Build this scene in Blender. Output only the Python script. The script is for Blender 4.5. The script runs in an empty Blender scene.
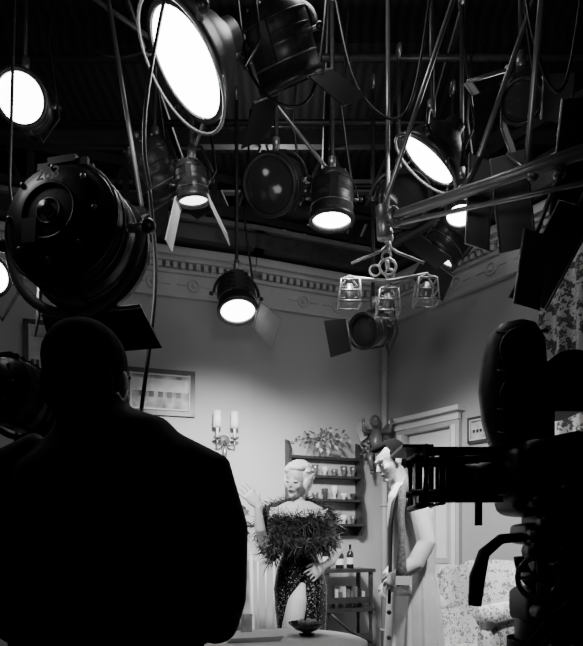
import bpy, bmesh, math, random
from mathutils import Vector, Matrix, Quaternion
random.seed(7)
V=Vector
# ------------------------------------------------------------------ materials
def newmat(name):
    m=bpy.data.materials.new(name); m.use_nodes=True
    nt=m.node_tree; b=nt.nodes["Principled BSDF"]; return m,nt,b
def mat(name,g,rough=.6,metal=0.,var=.15,scale=8.,bump=0.):
    m,nt,b=newmat(name)
    tc=nt.nodes.new("ShaderNodeTexCoord"); n=nt.nodes.new("ShaderNodeTexNoise")
    n.inputs["Scale"].default_value=scale; n.inputs["Detail"].default_value=4
    nt.links.new(tc.outputs["Object"],n.inputs["Vector"])
    r=nt.nodes.new("ShaderNodeValToRGB")
    a=g*(1-var); c=g*(1+var)
    r.color_ramp.elements[0].position=.3; r.color_ramp.elements[1].position=.7
    r.color_ramp.elements[0].color=(a,a,a,1); r.color_ramp.elements[1].color=(c,c,c,1)
    nt.links.new(n.outputs["Fac"],r.inputs["Fac"]); nt.links.new(r.outputs["Color"],b.inputs["Base Color"])
    b.inputs["Roughness"].default_value=rough; b.inputs["Metallic"].default_value=metal
    if bump:
        bp=nt.nodes.new("ShaderNodeBump"); bp.inputs["Strength"].default_value=bump
        nt.links.new(n.outputs["Fac"],bp.inputs["Height"]); nt.links.new(bp.outputs["Normal"],b.inputs["Normal"])
    return m
def emit(name,s,g=1.):
    m,nt,b=newmat(name); b.inputs["Base Color"].default_value=(g,g,g,1)
    b.inputs["Emission Color"].default_value=(1,1,1,1); b.inputs["Emission Strength"].default_value=s
    return m
def floral(name,bg,fg,scale,th=.33,rough=.8):
    m,nt,b=newmat(name)
    tc=nt.nodes.new("ShaderNodeTexCoord"); v=nt.nodes.new("ShaderNodeTexVoronoi"); v.inputs["Scale"].default_value=scale
    nz=nt.nodes.new("ShaderNodeTexNoise"); nz.inputs["Scale"].default_value=scale*2.2
    mx=nt.nodes.new("ShaderNodeMixRGB"); mx.inputs[0].default_value=.12
    nt.links.new(tc.outputs["Object"],nz.inputs["Vector"])
    nt.links.new(tc.outputs["Object"],mx.inputs[1]); nt.links.new(nz.outputs["Color"],mx.inputs[2])
    nt.links.new(mx.outputs[0],v.inputs["Vector"])
    r=nt.nodes.new("ShaderNodeValToRGB"); r.color_ramp.interpolation='LINEAR'
    e=r.color_ramp.elements; e[0].position=th*.85; e[0].color=(fg,fg,fg,1); e[1].position=th; e[1].color=(bg,bg,bg,1)
    k=r.color_ramp.elements.new(.05); k.color=(bg*.8,bg*.8,bg*.8,1); k2=r.color_ramp.elements.new(.12); k2.color=(fg,fg,fg,1)
    nt.links.new(v.outputs["Distance"],r.inputs["Fac"]); nt.links.new(r.outputs["Color"],b.inputs["Base Color"])
    b.inputs["Roughness"].default_value=rough
    return m
def sequin(name):
    m,nt,b=newmat(name)
    tc=nt.nodes.new("ShaderNodeTexCoord"); v=nt.nodes.new("ShaderNodeTexVoronoi"); v.inputs["Scale"].default_value=210
    nt.links.new(tc.outputs["Object"],v.inputs["Vector"])
    s=nt.nodes.new("ShaderNodeSeparateColor"); nt.links.new(v.outputs["Color"],s.inputs[0])
    r=nt.nodes.new("ShaderNodeValToRGB"); e=r.color_ramp.elements
    e[0].position=.88; e[0].color=(.006,.006,.006,1); e[1].position=1.; e[1].color=(.38,.38,.38,1)  # glitter painted into the base colour as sparse bright cells
    nt.links.new(s.outputs[0],r.inputs["Fac"]); nt.links.new(r.outputs["Color"],b.inputs["Base Color"])
    b.inputs["Roughness"].default_value=.22; return m
def planks(name,g,scale=3.):
    m,nt,b=newmat(name)
    tc=nt.nodes.new("ShaderNodeTexCoord"); w=nt.nodes.new("ShaderNodeTexWave"); w.inputs["Scale"].default_value=scale
    w.inputs["Distortion"].default_value=1.5
    nt.links.new(tc.outputs["Object"],w.inputs["Vector"])
    r=nt.nodes.new("ShaderNodeValToRGB"); r.color_ramp.elements[0].color=(g*.4,g*.4,g*.4,1); r.color_ramp.elements[1].color=(g,g,g,1)
    nt.links.new(w.outputs["Fac"],r.inputs["Fac"]); nt.links.new(r.outputs["Color"],b.inputs["Base Color"])
    b.inputs["Roughness"].default_value=.8; return m
WALL=mat("wall_paint",.38,.85,var=.04,scale=2); TRIM=mat("trim_paint",.45,.7,var=.05)
STAGE=mat("stage_black",.015,.9); FLOORM=planks("floor_boards",.12); CEILM=planks("stage_ceiling_boards",.05)
BLK=mat("black_enamel",.012,.42,0,.3); BLK2=mat("black_crackle",.03,.45,.1,.4,60,.3); LAMPB=mat("lamp_enamel",.035,.38,.3,.4,50,.2); GRY=mat("grey_metal",.28,.35,.7); LTM=mat("bright_metal",.6,.3,.5)
FLAGW=mat("light_flag",.8,.6); FLAGG=mat("grey_flag",.16,.6); CLOTH=mat("dark_jacket",.012,.9,0,.4,30,.2); HAIRD=mat("dark_hair",.004,.95,0,.4,90,.6)
HAIRD.node_tree.nodes["Principled BSDF"].inputs["Specular IOR Level"].default_value=.15
SKIN=mat("skin",.56,.5,0,.04); BLOND=mat("blonde_hair",.85,.5,0,.12,60,.4); COAT=mat("pale_coat",.75,.8,0,.08,9,.5); LIP=mat("lipstick",.06,.4); EYE=mat("eye_white",.6,.3)
PUP=mat("eye_dark",.01,.4); SEQ=sequin("sequin_fabric"); FEA=mat("dark_feather",.012,.7,0,.6,40); FEA2=mat("grey_feather",.11,.6); WOOD=mat("dark_wood",.03,.4,0,.4,14); PALEW=mat("pale_wood",.4,.5)
WHT=mat("white_paint",.75,.6,0,.03); CHINA=mat("china",.7,.2); GLASSD=mat("dark_bottle",.02,.1); LEAF=mat("leaf",.1,.5,0,.5); LEAFL=mat("leaf_pale",.45,.5,0,.3)
LIT=emit("lit_lens",14.); LITS=emit("lit_lens_soft",5.); DIML=mat("dark_lens",.05,.1); CAN=emit("candle_shade",.3,.7)
CHINTZ=floral("chintz_fabric",.8,.2,22,.42); CURT=floral("curtain_fabric",.6,.08,16,.5); PAINT=mat("landscape_paint",.25,.6,0,.9,9)
TROU=mat("trousers",.15,.8); SHOE=mat("shoe_leather",.02,.3)
# ------------------------------------------------------------------ builder
def frame(z,up=V((0,0,1))):
    z=z.normalized()
    if abs(z.dot(up))>.98: up=V((0,1,0))
    x=up.cross(z).normalized(); y=z.cross(x)
    return Matrix((x,y,z)).transposed()
class B:
    def __init__(s,name,loc=(0,0,0),M=None):
        s.name=name; s.loc=V(loc); s.M=M if M is not None else Matrix.Identity(3); s.v=[]; s.f=[]; s.m=[]; s.mats=[]; s.sm=[]
    def add(s,vs,fs,mt,smooth=True):
        if mt not in s.mats: s.mats.append(mt)
        k=s.mats.index(mt); o=len(s.v)
        s.v+= [s.M@V(p) for p in vs]
        for f in fs: s.f.append([i+o for i in f]); s.m.append(k); s.sm.append(smooth)
    def box(s,c,sz,mt,R=None):
        c=V(c); R=R or Matrix.Identity(3); h=V(sz)/2
        vs=[c+R@V((sx*h.x,sy*h.y,sz_*h.z)) for sx in(-1,1) for sy in(-1,1) for sz_ in(-1,1)]
        s.add(vs,[(0,1,3,2),(4,6,7,5),(0,4,5,1),(2,3,7,6),(0,2,6,4),(1,5,7,3)],mt,False)
    def ell(s,c,r,mt,R=None,n=12,m=18):
        c=V(c); R=R or Matrix.Identity(3); r=V(r) if hasattr(r,'__len__') else V((r,r,r))
        vs=[c+R@V((0,0,r.z))]
        for i in range(1,n):
            a=math.pi*i/n
            for j in range(m):
                b=2*math.pi*j/m; vs.append(c+R@V((r.x*math.sin(a)*math.cos(b),r.y*math.sin(a)*math.sin(b),r.z*math.cos(a))))
        vs.append(c-R@V((0,0,r.z))); fs=[]
        for j in range(m): fs.append((0,1+j,1+(j+1)%m)); 
        for i in range(n-2):
            for j in range(m): a=1+i*m; fs.append((a+j,a+m+j,a+m+(j+1)%m,a+(j+1)%m))
        a=1+(n-2)*m; l=len(vs)-1
        for j in range(m): fs.append((a+j,l,a+(j+1)%m))
        s.add(vs,fs,mt)
    def tube(s,pts,rad,mt,seg=8,ref=None,smooth=True,closed=False):
        pts=[V(p) for p in pts]; n=len(pts)
        if not hasattr(rad,'__len__'): rad=[rad]*n
        vs=[]; up=V(ref) if ref else None
        for i,p in enumerate(pts):
            if closed: t=pts[(i+1)%n]-pts[i-1]
            else: t=pts[min(i+1,n-1)]-pts[max(i-1,0)]
            if t.length<1e-9: t=V((0,0,1))
            t.normalize()
            if up is None:
                up=V((0,0,1)) if abs(t.z)<.9 else V((1,0,0))
            x=(up-t*up.dot(t))
            if x.length<1e-4: x=V((.3,1,.2)).cross(t)
            x.normalize(); y=t.cross(x)
            if not ref: up=x
            r=rad[i]; a,b=(r if hasattr(r,'__len__') else (r,r))
            for j in range(seg):
                q=2*math.pi*j/seg; vs.append(p+x*a*math.cos(q)+y*b*math.sin(q))
        fs=[]
        for i in range(n if closed else n-1):
            k=(i+1)%n
            for j in range(seg): fs.append((i*seg+j,i*seg+(j+1)%seg,k*seg+(j+1)%seg,k*seg+j))
        if not closed: fs.append(tuple(range(seg))[::-1]); fs.append(tuple((n-1)*seg+j for j in range(seg)))
        s.add(vs,fs,mt,smooth)
    def lathe(s,prof,mt,c=(0,0,0),ax=(0,0,1),seg=28,smooth=True):
        R=frame(V(ax)); c=V(c); vs=[];n=len(prof)
        for r,z in prof:
            for j in range(seg):
                q=2*math.pi*j/seg; vs.append(c+R@V((r*math.cos(q),r*math.sin(q),z)))
        fs=[(i*seg+j,i*seg+(j+1)%seg,(i+1)*seg+(j+1)%seg,(i+1)*seg+j) for i in range(n-1) for j in range(seg)]
        s.add(vs,fs,mt,smooth)
    def torus(s,c,ax,Rr,r,mt,a0=0,a1=2*math.pi,n=32,seg=6,sx=1):
        R=frame(V(ax)); c=V(c); full=abs(a1-a0-2*math.pi)<1e-6
        k=n if full else n+1
        s.tube([c+R@V((sx*Rr*math.cos(a0+(a1-a0)*i/n),Rr*math.sin(a0+(a1-a0)*i/n),0)) for i in range(k)],r,mt,seg,closed=full)
    def poly(s,pts,th,mt):
        pts=[V(p) for p in pts]; n=(pts[1]-pts[0]).cross(pts[2]-pts[0]).normalized()*th/2; k=len(pts)
        vs=[p+n for p in pts]+[p-n for p in pts]
        fs=[tuple(range(k)),tuple(range(2*k-1,k-1,-1))]+[(i,i+k,(i+1)%k+k,(i+1)%k) for i in range(k)]
        s.add(vs,fs,mt,False)
    def build(s,parent=None,remesh=0,smooth=0,recalc=True):
        me=bpy.data.meshes.new(s.name); me.from_pydata([v-s.loc for v in s.v],[],s.f)
        for m in s.mats: me.materials.append(m)
        for i,p in enumerate(me.polygons): p.material_index=s.m[i]; p.use_smooth=s.sm[i]
        if recalc:
            bm=bmesh.new(); bm.from_mesh(me); bmesh.ops.recalc_face_normals(bm,faces=bm.faces); bm.to_mesh(me); bm.free()
        o=bpy.data.objects.new(s.name,me); bpy.context.collection.objects.link(o); o.location=s.loc
        if remesh:
            r=o.modifiers.new("r","REMESH"); r.mode='VOXEL'; r.voxel_size=remesh; r.use_smooth_shade=True
            if smooth:
                q=o.modifiers.new("s","SMOOTH"); q.iterations=smooth; q.factor=.5
        if parent: 
            o.parent=parent; o.location=s.loc-parent.location
        return o
def empty(name,loc):
    e=bpy.data.objects.new(name,None); e.location=loc; bpy.context.collection.objects.link(e); e.empty_display_size=.1; return e
# ------------------------------------------------------------------ room
C=V((.8415,5.4,0)); K=V((-.326,4.95,0)); wd=V((-.958,-.287,0)); rd=V((.594,-.804,0)); ud=(K-C).normalized()
L=K+wd*3.6; RR=C+rd*4.2
def wallseg(name,a,b,z0,z1,th,mt,off=0.,outn=None):
    n=outn; o=B(name,(a+b)/2)
    p=[a-n*off,b-n*off,b+n*th,a+n*th]
    vs=[V((q.x,q.y,z0)) for q in p]+[V((q.x,q.y,z1)) for q in p]
    o.add(vs,[(0,1,2,3),(4,7,6,5),(0,4,5,1),(1,5,6,2),(2,6,7,3),(3,7,4,0)],mt,False); return o
nb=V((-ud.y,ud.x,0)); nb=nb if nb.y>0 else -nb
nl=V((-wd.y,wd.x,0)); nl=nl if nl.y>0 else -nl
nr=V((.804,.594,0))
wallseg("wall_left",K,L,0,3.56,.1,WALL,0,nl).build()
wallseg("wall_back",C+(C-K).normalized()*.05,K,0,3.56,.1,WALL,0,nb).build()
dt0,dt1,dh=.26,.76,2.2
o=B("wall_right",(C+RR)/2)
for a,b,z0,z1 in((0,dt0,0,3.56),(dt0,dt1,dh,3.56),(dt1,4.2,0,3.56)):
    p=[C+rd*a,C+rd*b,C+rd*b+nr*.1,C+rd*a+nr*.1]
    vs=[V((q.x,q.y,z0)) for q in p]+[V((q.x,q.y,z1)) for q in p]
    o.add(vs,[(0,1,2,3),(4,7,6,5),(0,4,5,1),(1,5,6,2),(2,6,7,3),(3,7,4,0)],WALL,False)
o.build()
def Rw(d,n): return Matrix((d,n,V((0,0,1)))).transposed()
def trimrun(name,a,b,n,d):
    o=B(name,(a+b)/2+V((0,0,3.3))); R=Rw(d,n); Ln=(b-a).length; m=(a+b)/2
    def bx(z0,z1,dep): o.box(m-n*dep/2+V((0,0,(z0+z1)/2)),(Ln,dep,z1-z0),TRIM,R)
    bx(3.21,3.235,.04); bx(3.235,3.40,.015); bx(3.40,3.425,.045); bx(3.47,3.50,.1); bx(3.50,3.56,.14)
    k=int(Ln/.06)
    for i in range(k): o.box(a+d*(i+.5)*.06-n*.04+V((0,0,3.448)),(.033,.07,.045),TRIM,R)
    k=int(Ln/.32)
    for i in range(k):
        c=a+d*(i+.5)*.32-n*.02+V((0,0,3.318)); o.torus(c,n,.045,.009,TRIM,n=18); o.ell(c,(.02,.012,.02),TRIM,R,6,10)
        for j in(-1,1): o.box(c+d*.16*j*.6,(.07,.012,.01),TRIM,R)
    o.build()
trimrun("trim_1",K,L,nl,wd); trimrun("trim_2",C,K,nb,ud); trimrun("trim_3",C,RR,nr,rd)
for nm,a,b,n in(("baseboard_left",K,L,nl),("baseboard_back",C,K,nb),("baseboard_right",C+rd*.82,RR,nr)):
    wallseg(nm,a-n*.001,b-n*.001,0,.16,0,TRIM,.02,n).build()
fl=B("floor",(0,4,-.05)); fl.box((0,4,-.05),(12,14,.1),FLOORM); fl.build()
ce=B("ceiling",(0,4,6.05)); ce.box((0,4,6.05),(12,14,.1),CEILM)
for i in range(9): ce.box((0,-1.5+i*1.4,5.9),(12,.12,.2),CEILM)
ce.build()
o=B("stage_drape",(0,8.5,3)); vs=[];fs=[];n=260
for i in range(n+1):
    x=-6+12*i/n; y=8.5+.12*math.sin(x*16+math.sin(x*3)*2)
    vs+=[(x,y,0),(x,y,6)]
for i in range(n): fs.append((2*i,2*i+2,2*i+3,2*i+1))
o.add(vs,fs,mat("stage_drape_cloth",.06,.9)); o.build()
o=B("scaffold_walkway",(.2,5,3.7)); EDG=mat("edge_board",.15,.7)
for a,b,n,d in((K,L,nl,wd),(C,K,nb,ud),(C,RR,nr,rd)):
    R=Rw(d,n);m=(a+b)/2;Ln=(b-a).length+.1
    o.box(m+V((0,0,3.64))-n*.05,(Ln,.4,.12),WOOD,R); o.box(m+V((0,0,3.72))-n*.06,(Ln,.46,.035),EDG,R)
    for i in range(int(Ln/.7)): o.box(a+d*(i*.7+.3)+n*.1+V((0,0,4.0)),(.05,.05,.6),WOOD,R)
    o.box(m+n*.1+V((0,0,4.28)),(Ln,.04,.07),WOOD,R); o.box(m+n*.1+V((0,0,4.0)),(Ln,.03,.06),WOOD,R)
o.build()
o=B("wall_pipe",(.8,5.28,1.6)); p=C-nr*.05-nb*.06; o.tube([p,p+V((0,0,3.2))],.028,TRIM,12)
for z in(.5,1.6,2.8): o.torus(p+V((0,0,z)),(0,0,1),.032,.01,TRIM,n=14)
o.build()
# door and casing
o=B("door_1",C+rd*.5+V((0,0,1.1))); R=Rw(rd,nr); m=C+rd*(dt0+dt1)/2; w=dt1-dt0
mm=m+nr*.05
o.box(mm+V((0,0,dh/2)),(w-.01,.04,dh-.01),WHT,R)
for z0,z1 in((.2,.95),(1.1,2.05)):
    for sx in(-1,1):
        c=mm-nr*.022+rd*sx*w*.22+V((0,0,(z0+z1)/2)); o.box(c,(w*.3,.012,z1-z0),TRIM,R); o.box(c-nr*.005,(w*.22,.012,z1-z0-.08),WHT,R)
o.ell(mm-nr*.06+rd*w*.38+V((0,0,1.03)),.028,BLK); o.build()
o=B("door_casing",m+V((0,0,1.1)))
for t in(dt0-.04,dt1+.04):
    c=C+rd*t; o.box(c-nr*.022+V((0,0,dh/2)),(.09,.04,dh),TRIM,R); o.box(c-nr*.047+V((0,0,dh/2)),(.04,.02,dh),WHT,R)
o.box(m-nr*.022+V((0,0,dh+.05)),(w+.17,.04,.1),TRIM,R); o.box(m-nr*.047+V((0,0,dh+.06)),(w+.19,.03,.04),WHT,R); o.box(m-nr*.052+V((0,0,dh+.12)),(w+.24,.1,.035),WHT,R)
o.build()
def picture(name,base,d,n,z,w,h,fw=.035,inner=PAINT,fm=WOOD):
    o=B(name,base+V((0,0,z))); R=Rw(d,n); c=base-n*.02+V((0,0,z))
    o.box(c,(w-fw,.015,h-fw),inner,R)
    for sx in(-1,1):
        o.box(c+d*sx*(w-fw)/2,(fw,.035,h),fm,R); o.box(c+V((0,0,sx*(h-fw)/2)),(w,.035,fw),fm,R)
        o.box(c+d*sx*(w/2-fw*1.3)-n*.004,(.012,.035,h-2*fw),TRIM,R); o.box(c+V((0,0,sx*(h/2-fw*1.3)))-n*.004,(w-2*fw,.035,.012),TRIM,R)
    o.box(c-n*.009+V((0,0,h*.15)),(w-2.8*fw,.003,h*.28),LEAFL,R)
    for i in range(5): o.box(c-n*.012+d*(i-2)*w*.13+V((0,0,-h*.05)),(w*.07,.003,h*.12),BLK,R)
    o.build()
picture("framed_painting",K+wd*.742,wd,nl,2.45,.54,.36)
picture("framed_picture",K+wd*1.6,wd,nl,2.62,.27,.6)
picture("framed_print",C+rd*1.04,rd,nr,2.13,.24,.2,.02)
# sconce
bp=K+wd*.233; o=B("wall_sconce",bp+V((0,0,2.15))); bz=bp+V((0,0,2.1))
o.lathe([(0,0),(.04,0),(.045,.01),(.03,.02),(0,.03)],GRY,bz,-nl); o.ell(bz-nl*.03+V((0,0,-.1)),(.02,.02,.05),GRY)
for sx in(-1,1):
    e=bz-nl*.09+wd*sx*.07
    o.tube([bz-nl*.02,bz-nl*.06+wd*sx*.03+V((0,0,-.05)),e+V((0,0,-.05)),e],.008,GRY)
    o.lathe([(.0,0),(.03,.0),(.035,.015),(.015,.02)],GRY,e); o.tube([e+V((0,0,.02)),e+V((0,0,.12))],.011,WHT); o.lathe([(.032,.09),(.034,.09),(.03,.22),(.028,.22),(.032,.09)],CAN,e)
o.build()
# wall shelf
sc=C+ud*.62-nb*.004; R=Rw(ud,nb); o=B("wall_shelf",sc+V((0,0,1.7)))
for sx in(-1,1):
    e=sc+ud*sx*.33
    pr=[(0,1.33),(.08,1.33),(.15,1.42),(.14,1.6),(.1,1.7),(.13,1.85),(.09,1.97),(.11,2.04),(.05,2.12),(0,2.14)]
    o.poly([e-nb*(y+.0)+V((0,0,z)) for y,z in pr],.025,WOOD)
for z,dp in((1.42,.15),(1.63,.12),(1.83,.11),(1.99,.09)): o.box(sc-nb*dp/2+V((0,0,z)),(.66,dp,.02),WOOD,R)
o.box(sc-nb*.01+V((0,0,1.37)),(.66,.02,.08),WOOD,R)
o.build()
o=B("shelf_crockery",sc+V((0,0,1.7)))
for z in(1.43,1.64,1.84):
    for i in range(7):
        c=sc+ud*(-.27+i*.09)-nb*.055+V((0,0,z)); h=random.uniform(.05,.12); mt_=random.choice([CHINA,GRY,GRY,DIML])
        o.lathe([(0,0),(.02,0),(.012,h*.3),(.028,h*.6),(.03,h),(.027,h),(.02,h*.6),(0,h*.4)],mt_,c,seg=12)
o.build()
def leafmass(name,c,rad,n,mt,lf=.06,stems=True,pot=None,flow=None,wn=None):
    o=B(name,c)
    for i in range(n):
        d=V((random.gauss(0,1),random.gauss(0,1),random.gauss(.3,1))).normalized(); p=V(c)+V((d.x*rad[0],d.y*rad[1],d.z*rad[2]))*random.uniform(.3,1)
        s_=V((random.gauss(0,1),random.gauss(0,1),random.gauss(0,1))).normalized(); w_=d.cross(s_).normalized()*lf*.28; l=(d+s_*.6).normalized()*lf*random.uniform(.6,1.2)
        if wn is not None and l.dot(wn)>0: l-=wn*l.dot(wn)
        o.add([p,p+l*.5+w_,p+l+V((0,0,-lf*.2)),p+l*.5-w_],[(0,1,2,3)],mt if random.random()<.7 or not flow else flow,False)
        if stems and i%3==0: o.tube([V(c)-V((0,0,rad[2])),V(c),p],.003,mt,4)
    if pot: o.lathe(pot[1],pot[2],pot[0])
    return o
leafmass("flower_garland",sc+V((0,0,2.13))-nb*.12+ud*.05,(.24,.03,.09),130,LEAF,.06,False,None,LEAFL,nb).build()
# cherub wall figure
cb=C+ud*.13+V((0,0,2.15))-nb*.14-nr*.05; o=B("cherub_wall_figure",cb)
FG=mat("bronze_figure",.16,.35,.3)
o.tube([cb+V((0,0,-.12)),cb+V((0,0,-.02)),cb+V((0,0,.1))],[.03,.06,.045],FG,12); o.ell(cb+V((-.01,-.01,.17)),(.045,.05,.055),FG)
o.ell(cb+V((-.02,-.055,.165)),(.008,.014,.01),FG)
for sx in(-1,1):
    o.tube([cb+V((sx*.04,0,.08)),cb+V((sx*.11,-.05,.08)),cb+V((sx*.12,-.1,.15))],[.022,.018,.012],FG); o.ell(cb+V((sx*.12,-.1,.16)),.016,FG)
    o.poly([cb+V((sx*.03,.05,.08)),cb+V((sx*.14,.08,.2)),cb+V((sx*.17,.08,.12)),cb+V((sx*.12,.06,.0))],.015,FG)
    o.tube([cb+V((sx*.03,0,-.1)),cb+V((sx*.06,-.07,-.15)),cb+V((sx*.04,-.03,-.26))],[.032,.026,.014],FG); o.ell(cb+V((sx*.04,-.05,-.28)),(.015,.03,.012),FG)
o.tube([cb+V((0,.02,-.1)),cb+V((0,.11,-.2))],.02,FG)
o.build()
leafmass("ivy_spray",cb+V((-.02,-.02,-.10)),(.12,.04,.14),45,LEAF,.07,False,None,None,nb).build()
# etagere
eb=V((.43,5.0,0)); R=Rw(ud,nb); o=B("etagere_shelf",eb+V((0,0,.5)))
for sx in(-1,1):
    for sy in(-1,1):
        e=eb+ud*sx*.2+nb*sy*.11
        o.lathe([(.012,0),(.02,.05),(.012,.1),(.022,.3),(.012,.36),(.022,.42),(.013,.6),(.022,.72),(.013,.8),(.02,.9),(.02,1.03)],WOOD,e,seg=10)
for z in(.12,.42,.72,1.04): o.box(eb+V((0,0,z)),(.46,.28,.03),WOOD,R)
for z in(.5,.8): o.box(eb-nb*.12+V((0,0,z)),(.4,.012,.05),WOOD,R)
o.tube([eb+ud*.2-nb*.12+V((0,0,.72)),eb-nb*.13+V((0,0,.55)),eb-ud*.2-nb*.12+V((0,0,.45))],.012,WOOD)
o.build()
def bottle(name,c,h,r,mt):
    o=B(name,c); o.lathe([(0,0),(r,0),(r,h*.58),(r*.85,h*.66),(r*.35,h*.76),(r*.33,h*.96),(r*.42,h*.96),(r*.42,h),(0,h)],mt,c,seg=16)
    o.lathe([(r*1.02,h*.18),(r*1.02,h*.45)],CHINA,c,seg=16); o.build()
bottle("wine_bottle",eb+V((-.14,0,1.055)),.22,.034,GLASSD); bottle("wine_bottle",eb+V((-.03,-.03,1.055)),.18,.034,GLASSD); bottle("wine_bottle",eb+V((.06,.02,1.055)),.2,.03,GLASSD)
o=B("book_stack",eb+V((0,0,.78)))
for i in range(9): o.box(eb+ud*(-.15+i*.035)+V((0,0,.801+.01*(i%3))),(.026,.16,.13+.02*(i%3)),random.choice([TRIM,BLK,LEAF]),R)
o.build()
# chair with spindles
cc=V((-.13,4.22,0)); o=B("spindle_back_chair",cc+V((0,0,.5)))
o.box(cc+V((0,0,.45)),(.36,.38,.04),PALEW)
for sx in(-1,1):
    o.tube([cc+V((sx*.15,-.16,0)),cc+V((sx*.14,-.15,.43))],[.015,.02],PALEW); o.tube([cc+V((sx*.16,.2,0)),cc+V((sx*.15,.17,.45)),cc+V((sx*.17,.22,1.22))],[.015,.02,.015],PALEW)
for x in range(-2,3): o.tube([cc+V((x*.055,.18,.46)),cc+V((x*.06,.215,1.16))],.008,PALEW)
o.box(cc+V((0,.22,1.18)),(.38,.03,.09),PALEW); o.box(cc+V((0,-.15,.2)),(.28,.02,.02),PALEW); o.box(cc+V((0,.18,.2)),(.3,.02,.02),PALEW)
o.build()
# plant on stand
px_,py_=-.46,4.55
pc=V((px_,py_,1.38)); o=leafmass("potted_plant",pc,(.13,.12,.2),130,LEAF,.10,True,(V((px_,py_,.95)),[(0,0),(.07,0),(.09,.16),(.1,.18),(.08,.18),(0,.15)],CHINA),LEAFL)
o.tube([(px_,py_,.95+.15),(px_,py_,1.4)],.01,LEAF); o.build()
o=B("plant_stand",(px_,py_,.5)); o.lathe([(0,.95),(.11,.95),(.11,.92),(.03,.9),(.02,.7),(.035,.5),(.02,.3),(.03,.15),(0,.15)],PALEW,(px_,py_,0))
for k in range(3):
    a=k*2.094+.5; o.tube([(px_,py_,.18),(px_+.08*math.cos(a),py_+.08*math.sin(a),.15),(px_+.13*math.cos(a),py_+.13*math.sin(a),.012)],.013,PALEW)
o.build()
# table
tc_=V((-.04,2.98,0)); o=B("round_table",tc_+V((0,0,.7)))
o.lathe([(0,.78),(.40,.78),(.415,.772),(.415,.755),(.38,.74),(0,.74)],WHT,tc_,seg=48); o.lathe([(.05,.74),(.035,.6),(.05,.4),(.03,.3),(.06,.15),(0,.12)],PALEW,tc_)
for k in range(4):
    a=k*1.57+.7; o.tube([tc_+V((0,0,.16)),tc_+V((.15*math.cos(a),.15*math.sin(a),.12)),tc_+V((.3*math.cos(a),.3*math.sin(a),.02))],[.03,.025,.02],PALEW)
o.build()
o=B("fruit_bowl",(.08,3.12,.8)); o.lathe([(0,0),(.04,0),(.045,.01),(.02,.015),(.06,.03),(.1,.065),(.097,.068),(.055,.036),(0,.025)],GLASSD,(.08,3.12,.781)); 
for k in range(5): o.ell((.08+.035*math.cos(k*1.25),3.12+.035*math.sin(k*1.25),.845),.02,LEAFL)
o.build()
o=B("drinking_glass",(-.24,3.2,.8)); o.lathe([(0,0),(.03,0),(.033,.1),(.03,.1),(.027,.01),(0,.008)],CHINA,(-.24,3.2,.781)); o.build()
o=B("folded_newspaper",(-.2,3.02,.785)); 
for k in range(4): o.box((-.2+.004*k,2.98,.784+.006*k),(.26,.18,.005),WHT,Matrix.Rotation(.2+.03*k,3,'Z'))
o.build()
# armchair
ac=V((1.22,4.0,0)); Ra=Matrix.Rotation(math.radians(-54),3,'Z')
def A(x,y,z): return ac+Ra@V((x,y,z))
o=B("floral_armchair",ac+V((0,0,.5)))
def cush(c,sz):
    vs=[];fs=[];n,m=12,24
    for i in range(n+1):
        a=-math.pi/2+math.pi*i/n
        for j in range(m):
            b=2*math.pi*j/m; f=lambda q:math.copysign(abs(q)**.4,q)
            vs.append(A(c[0]+sz[0]/2*f(math.cos(a))*f(math.cos(b)),c[1]+sz[1]/2*f(math.cos(a))*f(math.sin(b)),c[2]+sz[2]/2*f(math.sin(a))))
    for i in range(n):
        for j in range(m): fs.append((i*m+j,i*m+(j+1)%m,(i+1)*m+(j+1)%m,(i+1)*m+j))
    o.add(vs,fs,CHINTZ)
cush((0,0,.27),(.7,.62,.3)); cush((0,-.05,.48),(.5,.5,.18)); cush((0,.23,.74),(.62,.18,.82)); 
for sx in(-1,1): cush((sx*.3,-.02,.52),(.14,.6,.62)); o.tube([A(sx*.31,-.31,.82),A(sx*.31,.2,.84)],.075,CHINTZ,14); cush((sx*.29,.13,.9),(.1,.26,.42))
for sx in(-1,1):
    for sy in(-1,1): o.tube([A(sx*.28,sy*.24,.14),A(sx*.29,sy*.25,0)],[.025,.015],WOOD)
o.build()
# curtains
def curtain(name,t0,t1,z0,z1):
    o=B(name,C+rd*(t0+t1)/2+V((0,0,(z0+z1)/2))); vs=[];fs=[];n=70
    for i in range(n+1):
        t=t0+(t1-t0)*i/n
        for j in range(9):
            z=z1+(z0-z1)*j/8; p=C+rd*t-nr*(.13+.035*math.sin(t*48)*(1+.3*j/8)); vs.append((p.x,p.y,z))
    for i in range(n):
        for j in range(8): fs.append((i*9+j,i*9+9+j,i*9+10+j,i*9+j+1))
    o.add(vs,fs,CURT); o.build(recalc=False)
curtain("floral_curtain",1.58,2.25,.1,3.3)
curtain("floral_curtain",3.0,3.6,.1,3.3)
o=B("curtain_rod",C+rd*2.6+V((0,0,3.15))); 
o.tube([C+rd*1.5-nr*.13+V((0,0,3.33)),C+rd*3.7-nr*.13+V((0,0,3.33))],.015,WOOD)
for t in(1.55,3.65): o.tube([C+rd*t-nr*.02+V((0,0,3.33)),C+rd*t-nr*.14+V((0,0,3.33))],.01,WOOD)
o.build()
o=B("window_1",C+rd*2.62+V((0,0,1.6))); R=Rw(rd,nr); m=C+rd*2.62
o.box(m-nr*.012+V((0,0,1.7)),(.8,.02,1.6),DIML,R)
for x in(-.42,0,.42): o.box(m-nr*.03+rd*x+V((0,0,1.7)),(.06,.04,1.7),WHT,R)
for z in(.87,1.4,1.95,2.53): o.box(m-nr*.03+V((0,0,z)),(.9,.04,.06),WHT,R)
o.build()
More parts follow.
